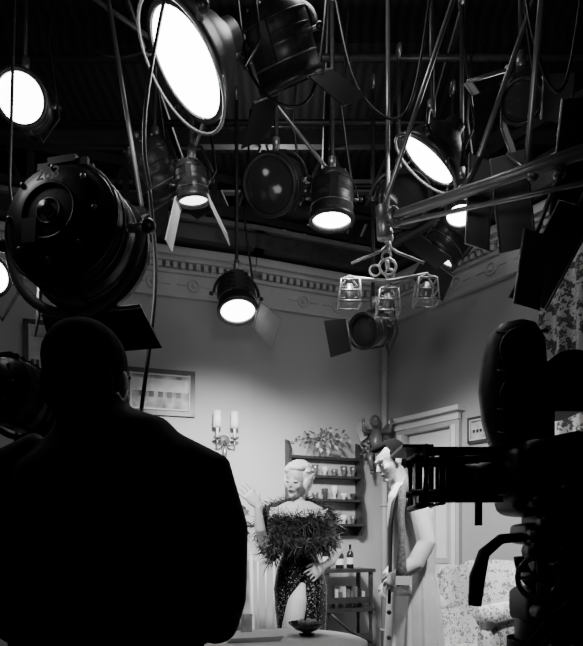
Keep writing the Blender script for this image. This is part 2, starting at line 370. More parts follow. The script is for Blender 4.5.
# ------------------------------------------------------------------ lamps
def lamp(name,loc,d,r,Ln,lens=DIML,doors=(),yoke='up',top=4.37,body=LAMPB,door_mat=BLK,dl=1.0,scoop=False,spread=.7,num=None):
    loc=V(loc); d=V(d).normalized(); R=frame(d); o=B(name,loc)
    P=lambda x,y,z: loc+R@V((x,y,z))
    if scoop:
        o.lathe([(0.12*r,-Ln),(.3*r,-Ln),(.34*r,-.8*Ln),(.6*r,-.6*Ln),(.9*r,-.25*Ln),(1.02*r,0),(1.08*r,0),(1.08*r,.03),(.98*r,.03)],body,loc,d,40)
        o.lathe([(0,-.03),(.6*r,-.02),(.97*r,.02)],lens,loc,d,40); o.torus(loc+d*.05,d,r*1.22,.008,GRY,n=40)
        for k in range(4): a=k*1.57+.7; o.tube([P(r*math.cos(a),r*math.sin(a),0),P(1.22*r*math.cos(a),1.22*r*math.sin(a),.05)],.006,GRY,6)
    else:
        o.lathe([(0,-.55*Ln),(.5*r,-.55*Ln),(.8*r,-.48*Ln),(.97*r,-.3*Ln),(r,-.2*Ln),(r,-.02*Ln),(1.03*r,0),(r,.02*Ln),(r,.38*Ln),(1.09*r,.38*Ln),(1.09*r,.5*Ln),(.9*r,.5*Ln),(.9*r,.4*Ln)],body,loc,d,36)
        o.lathe([(0,.47*Ln),(.3*r,.465*Ln),(.6*r,.45*Ln),(.92*r,.41*Ln)],lens,loc,d,36)
        for q in(.25,.45,.65,.8): o.torus(loc+d*(.475-.06*q)*Ln,d,r*q,r*.012,lens,n=32,seg=4)
        for q in(-.3,-.12,.2): o.torus(loc+d*q*Ln,d,r*1.0,r*.025,GRY if q==.2 else body,n=36,seg=6)
        for k in range(5): o.box(P(0,r*.97,(-.3+.13*k)*Ln),(r*.9,r*.12,Ln*.05),body,R)
        o.box(P(0,r*1.03,-.05*Ln),(r*.5,r*.12,Ln*.6),body,R)
        o.box(P(0,-r*1.02,-.05*Ln),(r*.35,r*.14,Ln*.5),body,R)
        for k in range(8):
            a=k*math.pi/4; o.ell(P(.75*r*math.cos(a),.75*r*math.sin(a),-.5*Ln),r*.05,GRY,n=6,m=8)
        o.torus(P(0,0,-.555*Ln),d,r*.45,r*.03,body,n=30); o.torus(P(0,0,-.555*Ln),d,r*.2,r*.02,GRY,n=24)
        o.tube([P(0,0,-.55*Ln),P(0,0,-.66*Ln)],r*.1,GRY,10); o.box(P(.3*r,-.3*r,-.55*Ln),(r*.25,r*.4,r*.1),BLK,R)
    sg=1 if yoke=='up' else -1
    if yoke:
        x=R@V((1,0,0)); upv=V((0,0,sg)); a=r*1.22
        pts=[loc+x*a*math.cos(t)+upv*a*1.05*math.sin(t) for t in [math.pi*i/20 for i in range(21)]]
        o.tube(pts,[(r*.035,r*.09)]*21,GRY if num else body,8,ref=tuple(d))
        for s_ in(-1,1): o.tube([loc+x*s_*r*.98,loc+x*s_*r*1.32],r*.07,GRY,10); o.ell(loc+x*s_*r*1.35,r*.12,BLK)
        tp=loc+upv*a*1.05
        if sg>0:
            o.tube([tp,tp+V((0,0,.08))],.022,GRY,10); o.tube([tp+V((0,0,.05)),V((tp.x,tp.y,top))],.013,BLK2,8)
            o.torus(V((tp.x,tp.y,top)),(1,0,0),.04,.012,GRY,n=14)
        else:
            o.tube([tp,V((tp.x,tp.y,.5))],.018,BLK,10); o.tube([V((tp.x,tp.y,1.1)),V((tp.x,tp.y,.06))],.026,BLK,10)
            for k in range(3):
                an=k*2.094+.5; f=V((tp.x+.45*math.cos(an),tp.y+.45*math.sin(an),.015)); o.tube([V((tp.x,tp.y,.6)),f],.013,BLK); o.ell(f+V((0,0,.01)),.025,BLK)
    front=.5*Ln if not scoop else .03
    for k in doors:
        a=k*math.pi/2; u=V((math.cos(a),math.sin(a),0)); t=V((-math.sin(a),math.cos(a),0)); w=r*.95; l=r*1.3*dl
        o.poly([loc+R@(u*r*1.0-t*w+V((0,0,front))),loc+R@(u*r*1.0+t*w+V((0,0,front))),loc+R@(u*(r+l*spread)+t*w*1.15+V((0,0,front+l*.8))),loc+R@(u*(r+l*spread)-t*w*1.15+V((0,0,front+l*.8)))],.006,door_mat)
        o.tube([loc+R@(u*r*1.0-t*w+V((0,0,front))),loc+R@(u*r*1.0+t*w+V((0,0,front)))],.008,GRY,6)
    b=P(0,0,-.5*Ln)-V((0,0,r*.3)) if not scoop else P(0,0,-Ln)
    if sg>0: o.tube([b,b+V((.05,.05,-.12)),b+V((.12,.1,.05)),V((b.x+.06,b.y+.1,b.z+.5)),V((b.x+.1,b.y+.1,top))],.008,BLK,6)
    ob=o.build()
    if num:
        tcv=bpy.data.curves.new("stencil_number",'FONT'); tcv.body=num; tcv.size=r*.28; tcv.extrude=.001; tcv.materials.append(FLAGW)
        to=bpy.data.objects.new("stencil_number",tcv); bpy.context.collection.objects.link(to); to.parent=ob
        xx=-(R@V((1,0,0))); yy=R@V((0,1,0)); zz=xx.cross(yy)
        to.matrix_local=Matrix.Translation(R@V((-.02*r+.25*r,.5*r,-.58*Ln)))@Matrix((xx,yy,zz)).transposed().to_4x4()
    return ob
fre="fresnel_spotlight"
lamp(fre,(-.72,1.98,2.27),(.22,.95,-.08),.2,.24,LITS,(0,3),'down',dl=.55,num="263")
lamp(fre,(-1.42,3.2,3.607),(.2,-.9,-.45),.125,.28,LIT,(),'up')
lamp("lit_panel_disc",(-.44,2.6,3.343),(-.687,-.237,-.687),.215,.26,LIT,(),'up',scoop=True,body=LAMPB)
lamp("lit_panel_disc",(.735,3.15,3.29),(-.618,.208,-.757),.165,.2,LIT,(),'up',scoop=True,body=LAMPB)  # glowing disc added in place of a brightly lit white panel
lamp(fre,(-1.27,2.5,2.36),(.5,-.8,-.2),.08,.18,LIT,(),'up')
lamp(fre,(-.38,4.15,2.97),(.1,-.35,-.93),.13,.28,LIT,(0,),'up',door_mat=FLAGG,dl=1.1)
lamp(fre,(.23,3.4,3.21),(-.02,.02,-1),.12,.26,LIT,(),'up')
lamp(fre,(-.09,3.5,3.35),(-.25,-.8,-.5),.15,.3,DIML,(),'up')
lamp(fre,(.97,3.42,3.2),(-.1,-.3,-.95),.09,.2,LIT,(),'up')
lamp(fre,(.68,3.8,3.42),(.2,-.9,-.35),.15,.3,DIML,(),'up')
lamp(fre,(.55,4.05,2.70),(-.6,-.7,-.3),.11,.26,DIML,(2,),'up')
lamp(fre,(-.93,2.05,1.76),(.3,.93,-.1),.11,.24,DIML,(0,1,2,3),'down')
lamp(fre,(-.50,3.0,3.06),(.1,.15,-.98),.08,.18,LITS,(0,2),'up',door_mat=FLAGW,dl=2.3,spread=.3)
lamp(fre,(1.07,2.8,3.35),(-.2,-.6,-.75),.09,.2,DIML,(0,2),'up',door_mat=BLK,dl=1.4)
lamp(fre,(-.05,3.0,3.75),(.3,.5,-.7),.16,.34,DIML,(0,2),'up')
lamp(fre,(1.1,4.1,3.35),(-.6,.2,-.7),.14,.3,LITS,(0,2),'up')
lamp(fre,(-.75,3.3,3.3),(.4,.5,-.7),.13,.3,DIML,(0,2),'up')
# suspended cage hanger
o=B("hanging_cage_rig",(.53,3.3,2.75)); cx,cy=.53,3.3
o.tube([(cx,cy,4.37),(cx,cy,2.98)],.012,GRY); o.ell((cx,cy,2.97),(.03,.03,.03),GRY)
for k in range(5): o.torus((cx+.01*math.sin(k*2),cy,2.94-k*.05),(k%2,1-k%2,.2),.025,.007,LTM,n=12)
o.tube([(cx-.22,cy,2.72),(cx,cy,2.70),(cx+.22,cy,2.74)],.012,GRY); o.tube([(cx-.2,cy,2.80),(cx-.05,cy,2.86),(cx,cy,2.9)],.008,GRY); o.tube([(cx+.2,cy,2.80),(cx+.05,cy,2.86),(cx,cy,2.9)],.008,GRY)
for sx,zz in((-1,2.63),(0,2.58),(1,2.64)):
    x=cx+sx*.21; 
    for (h,w) in((.06,.05),(-.06,.06),(0,.055)):
        o.tube([(x-w,cy-w,zz+h),(x+w,cy-w,zz+h),(x+w,cy+w,zz+h),(x-w,cy+w,zz+h)],.006,GRY,6,closed=True)
    for a in(-1,1):
        for b in(-1,1): o.tube([(x+a*.06,cy+b*.06,zz-.06),(x+a*.05,cy+b*.05,zz+.06),(x,cy,zz+.1)],.005,LTM,6)
    o.lathe([(0,.05),(.02,.05),(.03,0),(.02,-.05),(0,-.05)],GRY,(x,cy,zz),seg=12)
o.torus((cx,cy,2.78),(0,1,0),.045,.008,LTM,n=16); o.torus((cx-.07,cy,2.76),(0,1,0),.03,.006,LTM,n=16)
o.build()
# boom + flags
o=B("boom_arm",(.65,2.2,2.56)); 
o.tube([(.40,2.6,2.66),(1.25,1.6,2.46)],[.02,.026],GRY,10); o.tube([(.40,2.6,2.63),(1.3,1.62,2.34)],.010,GRY,8)
o.tube([(1.05,2.0,1.9),(1.1,1.95,3.5)],.02,BLK2,10); o.ell((1.06,2.0,2.4),(.05,.05,.06),BLK2)
o.tube([(.395,2.61,2.72),(.40,2.6,2.58)],.03,GRY,10); o.torus((.44,2.56,2.65),(.7,-.7,0),.035,.012,GRY,n=14)
o.tube([(1.1,1.95,.05),(1.05,2.0,1.95)],.026,BLK2,10)
for k in range(3):
    a=k*2.094; o.tube([(1.1,1.95,.5),(1.1+.45*math.cos(a),1.95+.45*math.sin(a),.02)],.014,BLK2)
o.build()
def flag(name,c,w,h,rz,tilt,mt,arm=None):
    R=Matrix.Rotation(rz,3,'Z')@Matrix.Rotation(tilt,3,'Y'); c=V(c); o=B(name,c)
    o.box(c,(w,.006,h),mt,R)
    q=[c+R@V((a*w/2,0,b*h/2)) for a,b in((-1,-1),(1,-1),(1,1),(-1,1))]; o.tube(q,.006,GRY,6,closed=True)
    o.tube([c+R@V((0,0,h/2)),V(arm)] ,.009,GRY,8); o.ell(arm,.022,GRY); o.build()
flag("light_flag",(.75,2.40,2.62),.11,.36,.4,.05,FLAGG,(.66,2.32,2.62))
flag("light_flag",(.87,2.36,2.60),.13,.38,-.35,-.1,FLAGG,(.84,2.09,2.54))
flag("light_flag",(.88,2.2,2.26),.10,.28,.2,.15,FLAGG,(.9,2.02,2.5))
flag("light_flag",(1.0,2.3,2.36),.15,.38,-.5,.5,BLK,(1.0,1.92,2.5))
flag("light_flag",(1.12,2.35,2.75),.16,.5,-.3,.1,BLK,(1.09,1.97,2.8))
flag("light_flag",(.93,2.9,3.38),.035,.26,.2,-.75,FLAGW,(1.05,2.9,3.55))
flag("light_flag",(1.04,2.88,3.2),.035,.28,.2,-.4,FLAGW,(1.1,2.9,3.45))
# pipe grid
o=B("lighting_grid",(0,3.5,4.4))
for y in(1.5,2.6,3.3,3.9,4.5,5.3): o.tube([(-5,y,4.4),(5,y,4.43)],.024,LAMPB,8)
for x in(-2.2,-1.1,.1,.9,2): o.tube([(x,0,4.47),(x+.2,5.6,4.47)],.024,LAMPB,8)
for a,b in(((.45,2.9,2.9),(.95,3.0,4.4)),((.8,2.6,2.9),(1.35,2.9,4.4)),((-.6,3.2,3.2),(-.1,3.3,4.4)),((-.75,3.,2.95),(-1.0,3.1,4.4)),((.3,3.6,3.4),(-.5,3.6,4.4)),((.9,2.3,2.7),(1.05,2.3,4.4)),((-1.5,3.0,4.35),(-.4,3.2,3.7))):
    o.tube([a,b],.012,GRY,8)
o.build()
o=B("stage_truss",(0,6.2,4.6))
for y in(6.0,6.8):
    o.box((0,y,5.3),(9,.08,.14),EDG); o.box((0,y,4.55),(9,.08,.14),EDG)
    for sx in(-1,1): o.box((sx*4.4,y,2.68),(.12,.12,5.36),EDG)
    for i in range(14): 
        x=-4.5+i*.65; o.tube([(x,y,4.5),(x+.32,y,5.3),(x+.65,y,4.5)],.03,EDG,6)
o.build()
o=B("hanging_cable",(-.5,2.6,3))
for pts in([(-.52,2.2,2.55),(-.50,2.2,2.2),(-.55,2.2,1.75)],[(-.55,2.2,1.75),(-.56,2.2,1.4),(-.6,2.3,.3),(-.6,2.3,.01)],[(-.52,2.2,2.55),(-.55,2.3,3),(-.4,2.6,4.35)],[(-1.3,3.1,4.35),(-1.0,3.1,3.8),(-.6,3.1,3.9),(-.3,3.1,4.35)],[(.2,3.2,4.35),(.35,3.2,3.7),(.6,3.1,3.5),(.75,3.1,4.35)],[(-.3,3,4.35),(-.2,3,3.6),(.1,3,3.5),(.2,3,4.35)],[(.9,2.5,4.35),(1.0,2.5,3.4),(1.15,2.5,3.2),(1.3,2.5,4.35)]):
    P_=[V(p) for p in pts]; out=[]
    for i in range(len(P_)-1):
        a=P_[max(i-1,0)];b=P_[i];c=P_[i+1];d=P_[min(i+2,len(P_)-1)]
        for k in range(8):
            t=k/8; out.append(.5*((2*b)+(c-a)*t+(2*a-5*b+4*c-d)*t*t+(-a+3*b-3*c+d)*t**3))
    out.append(P_[-1]); o.tube(out,.008,BLK,6)
o.build()
# ------------------------------------------------------------------ people
def hand(o,mt,w,fwd,back,side,curl=.35,sc=1.):
    f=V(fwd).normalized(); b=V(back); b=(b-f*b.dot(f)).normalized(); x=f.cross(b)
    w=V(w); P=lambda X,Y,Z: w+(x*X+f*Y+b*Z)*sc
    o.tube([P(0,-.02,0),P(0,.0,0),P(0,.03,0),P(0,.07,0),P(0,.088,0)],[(.026*sc,.018*sc),(.027*sc,.017*sc),(.038*sc,.017*sc),(.04*sc,.014*sc),(.036*sc,.011*sc)],mt,12,ref=tuple(x))
    for i,(X,l) in enumerate(((-.034,.058),(-.0115,.074),(.0115,.08),(.034,.07))):
        X*=side; a=0; p=P(X,.075,0); pts=[p]; py,pz=.075,0; 
        for k,q in enumerate((.45,.32,.25)):
            a+=curl*(1+.3*k+.1*i); py+=math.cos(a)*l*q*1.1; pz-=math.sin(a)*l*q*1.1; pts.append(P(X*1.15,py,pz))
        o.tube(pts,[.0088*sc,.0082*sc,.0075*sc,.006*sc],mt,8)
    o.tube([P(.025*side,.015,-.004),P(.05*side,.045,-.012),P(.060*side,.072,-.022),P(.056*side,.092,-.03)],[.013*sc,.0115*sc,.0095*sc,.007*sc],mt,8)
def headgeo(o,c,R,mt,s=1.,fem=False):
    c=V(c); E=lambda p,r: o.ell(c+R@(V(p)*s),V(r)*s,mt,R)
    k=.93 if fem else 1
    E((0,-.015,.03),(.074,.095,.09)); E((0,.02,-.02),(.060*k,.070,.085)); E((0,.03,-.075),(.044*k,.048,.035)); E((0,.07,-.095),(.017*k,.016,.015))
    if not fem: E((0,.076,.022),(.045,.015,.012))
    for sx in(-1,1): E((sx*.034,.056,-.028),(.026*k,.026,.026)); E((sx*.074*(.97 if fem else 1),-.005,-.012),(.009,.018,.03))
    n=.65 if fem else 1
    o.tube([c+R@(V((0,.082,.008))*s),c+R@(V((0,.094+.005*n,-.02))*s),c+R@(V((0,.094+.009*n,-.034))*s)],[.007*s*n,.009*s*n,.0125*s*n],mt,8)
    E((0,.078,-.06),(.022,.012,.014))
def facegeo(o,c,R,s=1.,lip=LIP,fem=False):
    c=V(c); Q=lambda p: c+R@(V(p)*s)
    for sx in(-1,1):
        if fem:
            o.ell(Q((sx*.028,.076,.001)),V((.014,.009,.008))*s,SKIN,R)
            o.tube([Q((sx*.015,.083,-.004)),Q((sx*.028,.086,-.007)),Q((sx*.044,.077,-.003))],.0022*s,PUP,6); o.tube([Q((sx*.016,.087,.021)),Q((sx*.030,.085,.027)),Q((sx*.046,.072,.021))],.0016*s,LIP,6)
        else:
            o.ell(Q((sx*.03,.081,-.001)),V((.014,.009,.008))*s,EYE,R); o.ell(Q((sx*.03,.088,-.001)),V((.006,.004,.006))*s,PUP,R)
            o.tube([Q((sx*.015,.088,.008)),Q((sx*.03,.091,.0095)),Q((sx*.046,.081,.004))],.0028*s,PUP,6); o.tube([Q((sx*.013,.091,.024)),Q((sx*.032,.092,.031)),Q((sx*.052,.075,.024))],.0035*s,PUP,6)
    q=.95 if fem else 1
    o.ell(Q((0,.085,-.057)),V((.019*q,.009,.0035))*s,lip,R); o.ell(Q((0,.084,-.0635)),V((.014*q,.009,.0042))*s,lip,R)
def hframe(fw,up=(0,0,1)):
    y=V(fw).normalized(); z=V(up); z=(z-y*z.dot(y)).normalized(); x=y.cross(z); return Matrix((x,y,z)).transposed()
X3=(1,0,0)
# --- foreground crew man, seen from the back
e=empty("crew_man",(-.375,1.25,0)); mx=-.385
o=B("jacket",(mx,1.25,1.2))
o.tube([(mx-.03,1.25,1.545),(mx-.025,1.25,1.51),(mx-.01,1.25,1.475),(mx,1.25,1.42),(mx,1.25,1.34),(mx,1.25,1.2),(mx,1.26,1.02),(mx,1.26,.9),(mx,1.26,.78)],[(.066,.065),(.085,.08),(.14,.095),(.2,.115),(.235,.13),(.225,.13),(.2,.12),(.205,.13),(.21,.135)],CLOTH,24,ref=X3)
for sx in(-1,1):
    o.tube([(mx+sx*.12,1.25,1.45),(mx+sx*.2,1.25,1.395),(mx+sx*.235,1.24,1.28),(mx+sx*.238,1.22,1.14),(mx+sx*.22,1.32,1.08),(mx+sx*.17,1.48,1.07)],[.045,.066,.062,.056,.05,.036],CLOTH,16)
o.build(e,.008,6)
o=B("collar",(mx,1.25,1.5)); o.tube([(mx-.03,1.25,1.49),(mx-.035,1.255,1.555)],[(.078,.072),(.064,.063)],CLOTH,24,ref=X3); o.build(e)
hc=V((-.422,1.26,1.595)); Rh=hframe((.15,1,.0))
o=B("head",hc); headgeo(o,hc,Rh,SKIN,1.02); o.tube([hc+V((0,-.02,-.05)),(mx-.03,1.245,1.5)],[.06,.064],SKIN,16)
o.build(e,.005,2)
o=B("face_details",hc); facegeo(o,hc,Rh,1.02); o.build(e)
o=B("hair",hc); o.ell(hc+Rh@V((0,-.022,.032)),(.083,.1,.088),HAIRD,Rh); o.ell(hc+Rh@V((0,-.055,-.02)),(.076,.062,.078),HAIRD,Rh); o.build(e,.006,2)
o=B("hands",(mx,1.5,1.07)); 
for sx in(-1,1): hand(o,SKIN,(mx+sx*.165,1.51,1.07),(-sx*.3,.9,.05),(sx*.3,0,1),-sx,.5)
o.build(e,.004,1)
o=B("trousers",(mx,1.26,.5))
for sx in(-1,1): o.tube([(mx+sx*.08,1.26,.9),(mx+sx*.1,1.26,.75),(mx+sx*.11,1.26,.48),(mx+sx*.12,1.27,.08)],[.11,.1,.078,.065],CLOTH,16)
o.build(e,.01,3)
o=B("shoes",(mx,1.3,.05))
for sx in(-1,1): o.tube([(mx+sx*.12,1.2,.05),(mx+sx*.12,1.28,.055),(mx+sx*.13,1.38,.04),(mx+sx*.14,1.46,.03)],[(.035,.045),(.04,.05),(.048,.037),(.03,.022)],SHOE,14,ref=X3)
o.build(e)
# --- woman
e=empty("blonde_woman",(.04,3.77,0)); 
o=B("gown",(.04,3.77,.8))
o.tube([(.045,3.77,1.43),(.045,3.765,1.37),(.045,3.77,1.3),(.05,3.775,1.2),(.05,3.78,1.1),(.055,3.78,.99),(.06,3.77,.86),(.065,3.76,.62),(.06,3.77,.4),(.06,3.78,.2)],[(.12,.07),(.14,.1),(.13,.095),(.105,.08),(.145,.095),(.168,.115),(.165,.12),(.145,.12),(.13,.12),(.14,.13)],SEQ,24,ref=X3)
for sx in(-1,1): o.ell((.045+sx*.062,3.69,1.355),(.055,.055,.055),SEQ)
o.build(e,.008,4)
hc=V((.034,3.75,1.65)); Rh=hframe((-.45,-.9,-.12),(.14,0,1))
o=B("body",(.04,3.77,1.3)); headgeo(o,hc,Rh,SKIN,.96,True)
o.tube([hc+V((.01,.02,-.05)),(.042,3.775,1.53),(.045,3.775,1.49)],[.044,.045,.055],SKIN,14)
o.tube([(.045,3.775,1.52),(.045,3.77,1.48),(.045,3.77,1.41)],[(.08,.05),(.16,.065),(.14,.08)],SKIN,18,ref=X3)
o.tube([(-.1,3.77,1.465),(-.145,3.72,1.37),(-.165,3.60,1.24),(-.185,3.57,1.34),(-.20,3.54,1.48)],[.045,.04,.034,.033,.022],SKIN,12)
hand(o,SKIN,(-.20,3.54,1.485),(-.6,-.1,.75),(.3,-1,.2),1,.12,1.)
o.tube([(.19,3.77,1.465),(.25,3.8,1.35),(.3,3.83,1.22),(.25,3.76,1.15),(.2,3.68,1.12)],[.045,.04,.034,.03,.022],SKIN,12)
hand(o,SKIN,(.195,3.675,1.12),(-.7,-.25,-.5),(.2,-1,.2),1,.3,.92)
o.tube([(.09,3.75,1.07),(.065,3.71,1.0),(.035,3.66,.90),(.0,3.59,.74),(-.02,3.54,.58),(-.01,3.60,.38),(.0,3.70,.13)],[.02,.045,.062,.062,.05,.048,.027],SKIN,16)
o.tube([(.1,3.78,.4),(.11,3.78,.13)],[.05,.027],SKIN,14)
for x,y in((0,3.7),(.11,3.78)): o.tube([(x,y,.14),(x-.005,y-.03,.1),(x-.01,y-.12,.045),(x-.015,y-.17,.03)],[(.026,.028),(.026,.03),(.034,.018),(.02,.012)],SKIN,12,ref=X3)
o.build(e,.0055,2)
o=B("gown_slit_folds",(.05,3.65,.8))
o.tube([(.10,3.68,1.10),(.115,3.655,.98),(.12,3.64,.8),(.11,3.63,.5),(.11,3.64,.22)],[(.02,.012),(.03,.02),(.035,.02),(.035,.02),(.05,.03)],SEQ,12,ref=X3)
o.tube([(.07,3.67,1.07),(.0,3.655,.96),(-.06,3.64,.8),(-.07,3.66,.5),(-.06,3.68,.22)],[(.01,.008),(.016,.012),(.02,.016),(.025,.02),(.035,.025)],SEQ,12,ref=X3); o.build(e,.006,2)
o=B("face_details",hc); facegeo(o,hc,Rh,.96,fem=True); o.build(e)
o=B("shoes",(.05,3.7,.05))
for x,y in((0,3.7),(.11,3.78)):
    o.tube([(x,y+.03,.10),(x-.005,y-.03,.085),(x-.01,y-.12,.032),(x-.015,y-.19,.018)],[(.03,.035),(.03,.02),(.038,.02),(.02,.014)],SHOE,12,ref=X3); o.tube([(x,y+.03,.09),(x,y+.035,0)],[.018,.006],SHOE,8)
o.build(e)
o=B("hair",hc)
hh=hc+Rh@V((0,-.03,.035))
o.ell(hh,(.088,.09,.088),BLOND,Rh)
for sx in(-1,1): o.ell(hc+Rh@V((sx*.068,-.02,-.005)),(.024,.05,.055),BLOND,Rh)
o.ell(hc+Rh@V((0,.03,.085)),(.062,.045,.028),BLOND,Rh); o.ell(hc+Rh@V((.035,.045,.070)),(.036,.022,.024),BLOND,Rh); o.ell(hc+Rh@V((0,-.06,-.03)),(.066,.05,.06),BLOND,Rh)
for k in range(160):
    a=random.uniform(0,6.28); b=random.uniform(-.3,1.4); dd=V((math.cos(a)*math.cos(b),math.sin(a)*math.cos(b),math.sin(b)))
    if dd.y>.4 and dd.z<.55: continue
    p=hh+Rh@V((dd.x*.086,dd.y*.092,dd.z*.088)); t=(Rh@dd).cross(V((random.random()-.5,random.random()-.5,1))).normalized()*.02; n_=Rh@dd
    o.tube([p-t,p+n_*.006,p+t,p+t*1.4-n_*.01],[.004,.009,.008,.003],BLOND,6)
o.build(e,.0045,3)
# feather stole
o=B("feather_stole",(.05,3.75,1.35))
path=[V(p) for p in((-.15,3.62,1.24),(-.18,3.68,1.36),(-.15,3.76,1.47),(-.06,3.86,1.51),(.06,3.88,1.52),(.17,3.82,1.49),(.24,3.74,1.43),(.26,3.68,1.32),(.2,3.63,1.25),(.1,3.62,1.27),(.0,3.62,1.27),(-.1,3.62,1.3),(-.1,3.66,1.42),(.16,3.67,1.42),(.1,3.64,1.38),(0,3.64,1.38),(-.13,3.6,1.24),(-.10,3.64,1.18))]
o.tube(path[:12],.03,FEA,8)
for k in range(4800):
    i=random.randrange(len(path)-1); p=path[i].lerp(path[i+1],random.random())
    d=V((random.gauss(0,1),random.gauss(-.2,1),random.gauss(-.3,1))).normalized(); s_=d.cross(V((random.gauss(0,1),random.gauss(0,1),random.gauss(0,1)))).normalized()*.0024; l=random.uniform(.04,.085)
    c_=V((random.gauss(0,1),random.gauss(0,1),random.gauss(-.8,1)))*.014
    q=p+d*l*.5; r_=p+d*l*.85+c_; t_=p+d*l+c_*2
    o.add([p-s_*.5,q-s_,r_-s_,t_,r_+s_,q+s_,p+s_*.5],[(0,1,5,6),(1,2,4,5),(2,3,4)],FEA if k%8 else FEA2,False)  # some feathers take a lighter grey
o.build(e,recalc=False)
# --- actor in long pale coat, profile to the left
e=empty("actor_man",(.73,3.72,0)); Y3=(1,0,0)
o=B("long_coat",(.73,3.72,.9))
o.tube([(.675,3.70,1.63),(.695,3.71,1.59),(.715,3.72,1.53),(.735,3.72,1.42),(.75,3.72,1.25),(.745,3.72,1.08),(.75,3.72,.8),(.75,3.72,.5),(.75,3.72,.28)],[(.06,.07),(.09,.14),(.12,.19),(.14,.2),(.145,.195),(.14,.185),(.165,.21),(.185,.23),(.195,.24)],COAT,28,ref=Y3)
o.tube([(.705,3.57,1.54),(.75,3.51,1.44),(.78,3.47,1.26),(.71,3.45,1.14),(.63,3.44,1.10)],[.05,.06,.056,.052,.046],COAT,14)
o.tube([(.705,3.87,1.54),(.74,3.93,1.44),(.76,3.95,1.24),(.70,3.93,1.12),(.62,3.88,1.04)],[.05,.06,.055,.05,.045],COAT,14)
for k in range(9):
    a=-1.2+k*.55; o.tube([(.75+.15*math.cos(a-1.3),3.72+.19*math.sin(a-1.3),1.05),(.75+.185*math.cos(a-1.3),3.72+.225*math.sin(a-1.3),.6),(.75+.2*math.cos(a-1.3),3.72+.245*math.sin(a-1.3),.28)],[.006,.016,.022],COAT,8)
o.build(e,.007,4)
o=B("coat_collar",(.69,3.7,1.6))
o.torus((.692,3.70,1.615),(-.25,0,1),.078,.02,COAT,n=24); o.tube([(.66,3.61,1.62),(.625,3.57,1.53),(.605,3.575,1.4)],[(.01,.03),(.012,.055),(.008,.03)],COAT,12,ref=(0,1,0)); o.build(e,.006,2)
hc=V((.605,3.68,1.765)); Rh=hframe((-.85,-.35,-.38),(-.25,0,1))
o=B("head_and_hands",hc); headgeo(o,hc,Rh,SKIN,1.04); o.tube([hc+V((.025,.0,-.05)),(.685,3.70,1.59)],[.055,.062],SKIN,14)
hand(o,SKIN,(.61,3.435,1.09),(-.5,-.1,-.8),(-.3,-1,.3),1,.6); hand(o,SKIN,(.61,3.87,1.03),(-.5,-.2,-.8),(-1,0,.4),1,.5)
o.build(e,.005,2)
o=B("face_details",hc); facegeo(o,hc,Rh,1.04,mat("lip_natural",.25)); o.build(e)
o=B("hair",hc); o.ell(hc+Rh@V((0,-.032,.047)),(.083,.092,.083),HAIRD,Rh); o.ell(hc+Rh@V((0,-.068,-.01)),(.074,.05,.068),HAIRD,Rh); o.ell(hc+Rh@V((0,.038,.1)),(.055,.052,.027),HAIRD,Rh)
for sx in(-1,1): o.ell(hc+Rh@V((sx*.073,.012,.02)),(.009,.018,.035),HAIRD,Rh)
o.build(e,.006,2)
o=B("lapels_and_buttons",(.62,3.6,1.4))
DK=mat("dark_lining",.04,.7)
o.tube([(.66,3.60,1.60),(.605,3.585,1.5),(.588,3.58,1.35),(.59,3.58,1.15),(.582,3.58,.9)],[(.012,.03),(.014,.05),(.014,.04),(.012,.03),(.01,.02)],DK,10,ref=Y3)
for z in(1.0,.85,.7): o.ell((.578,3.56,z),.014,DK)
o.build(e)
o=B("scarf",(.6,3.45,1.2)); SC=mat("scarf_wool",.12,.9,0,.6,70)
o.tube([(.74,3.70,1.64),(.70,3.58,1.63),(.655,3.53,1.56),(.635,3.48,1.42),(.63,3.42,1.25),(.62,3.385,1.12),(.63,3.39,1.02)],[(.02,.04),(.025,.04),(.025,.045),(.02,.04),(.02,.03),(.03,.02),(.045,.012)],SC,12,ref=Y3)
for k in range(12): o.tube([(.585+k*.008,3.385,1.03),(.583+k*.0085,3.38,.96)],.003,WHT,5)
o.box((.63,3.37,1.05),(.09,.006,.05),WHT)
o.build(e)
o=B("trousers",(.74,3.72,.3))
for sy in(-1,1): o.tube([(.74,3.72+sy*.09,.6),(.74,3.72+sy*.1,.07)],[.08,.062],TROU,14)
o.build(e)
o=B("shoes",(.7,3.72,.05))
for sy in(-1,1): o.tube([(.79,3.72+sy*.1,.05),(.72,3.72+sy*.1,.055),(.6,3.72+sy*.1,.04),(.53,3.72+sy*.1,.028)],[(.045,.035),(.05,.04),(.035,.045),(.02,.03)],SHOE,14,ref=(0,0,1))
o.build(e)
# ------------------------------------------------------------------ movie camera
o=B("movie_camera",(.62,1.6,1.4)); y0=1.6
def disc(x,z,r,th,y=y0,mt=BLK2):
    o.lathe([(0,-th/2),(r*.95,-th/2),(r,-th*.35),(r,th*.35),(r*.95,th/2),(0,th/2)],mt,(x,y,z),(0,1,0),36)
o.tube([(.60,y0,1.845),(.602,y0,1.835),(.60,y0,1.80),(.592,y0,1.74),(.588,y0,1.66),(.592,y0,1.58),(.60,y0,1.52),(.61,y0,1.47)],[(.02,.02),(.05,.04),(.075,.06),(.085,.068),(.088,.07),(.082,.07),(.07,.065),(.07,.065)],BLK2,24,ref=X3)
for z in(1.75,1.63): o.torus((.59,y0-.068,z),(0,1,0),.055,.004,BLK,n=30)
for z in(1.80,1.70,1.6,1.54): o.tube([(.53,y0-.05,z),(.59,y0-.073,z-.01),(.66,y0-.05,z+.005)],.004,BLK,6)
disc(.745,1.685,.085,.14,y0+.05); o.box((.71,y0+.03,1.63),(.1,.12,.06),BLK2); o.box((.66,y0,1.56),(.05,.08,.16),BLK2)
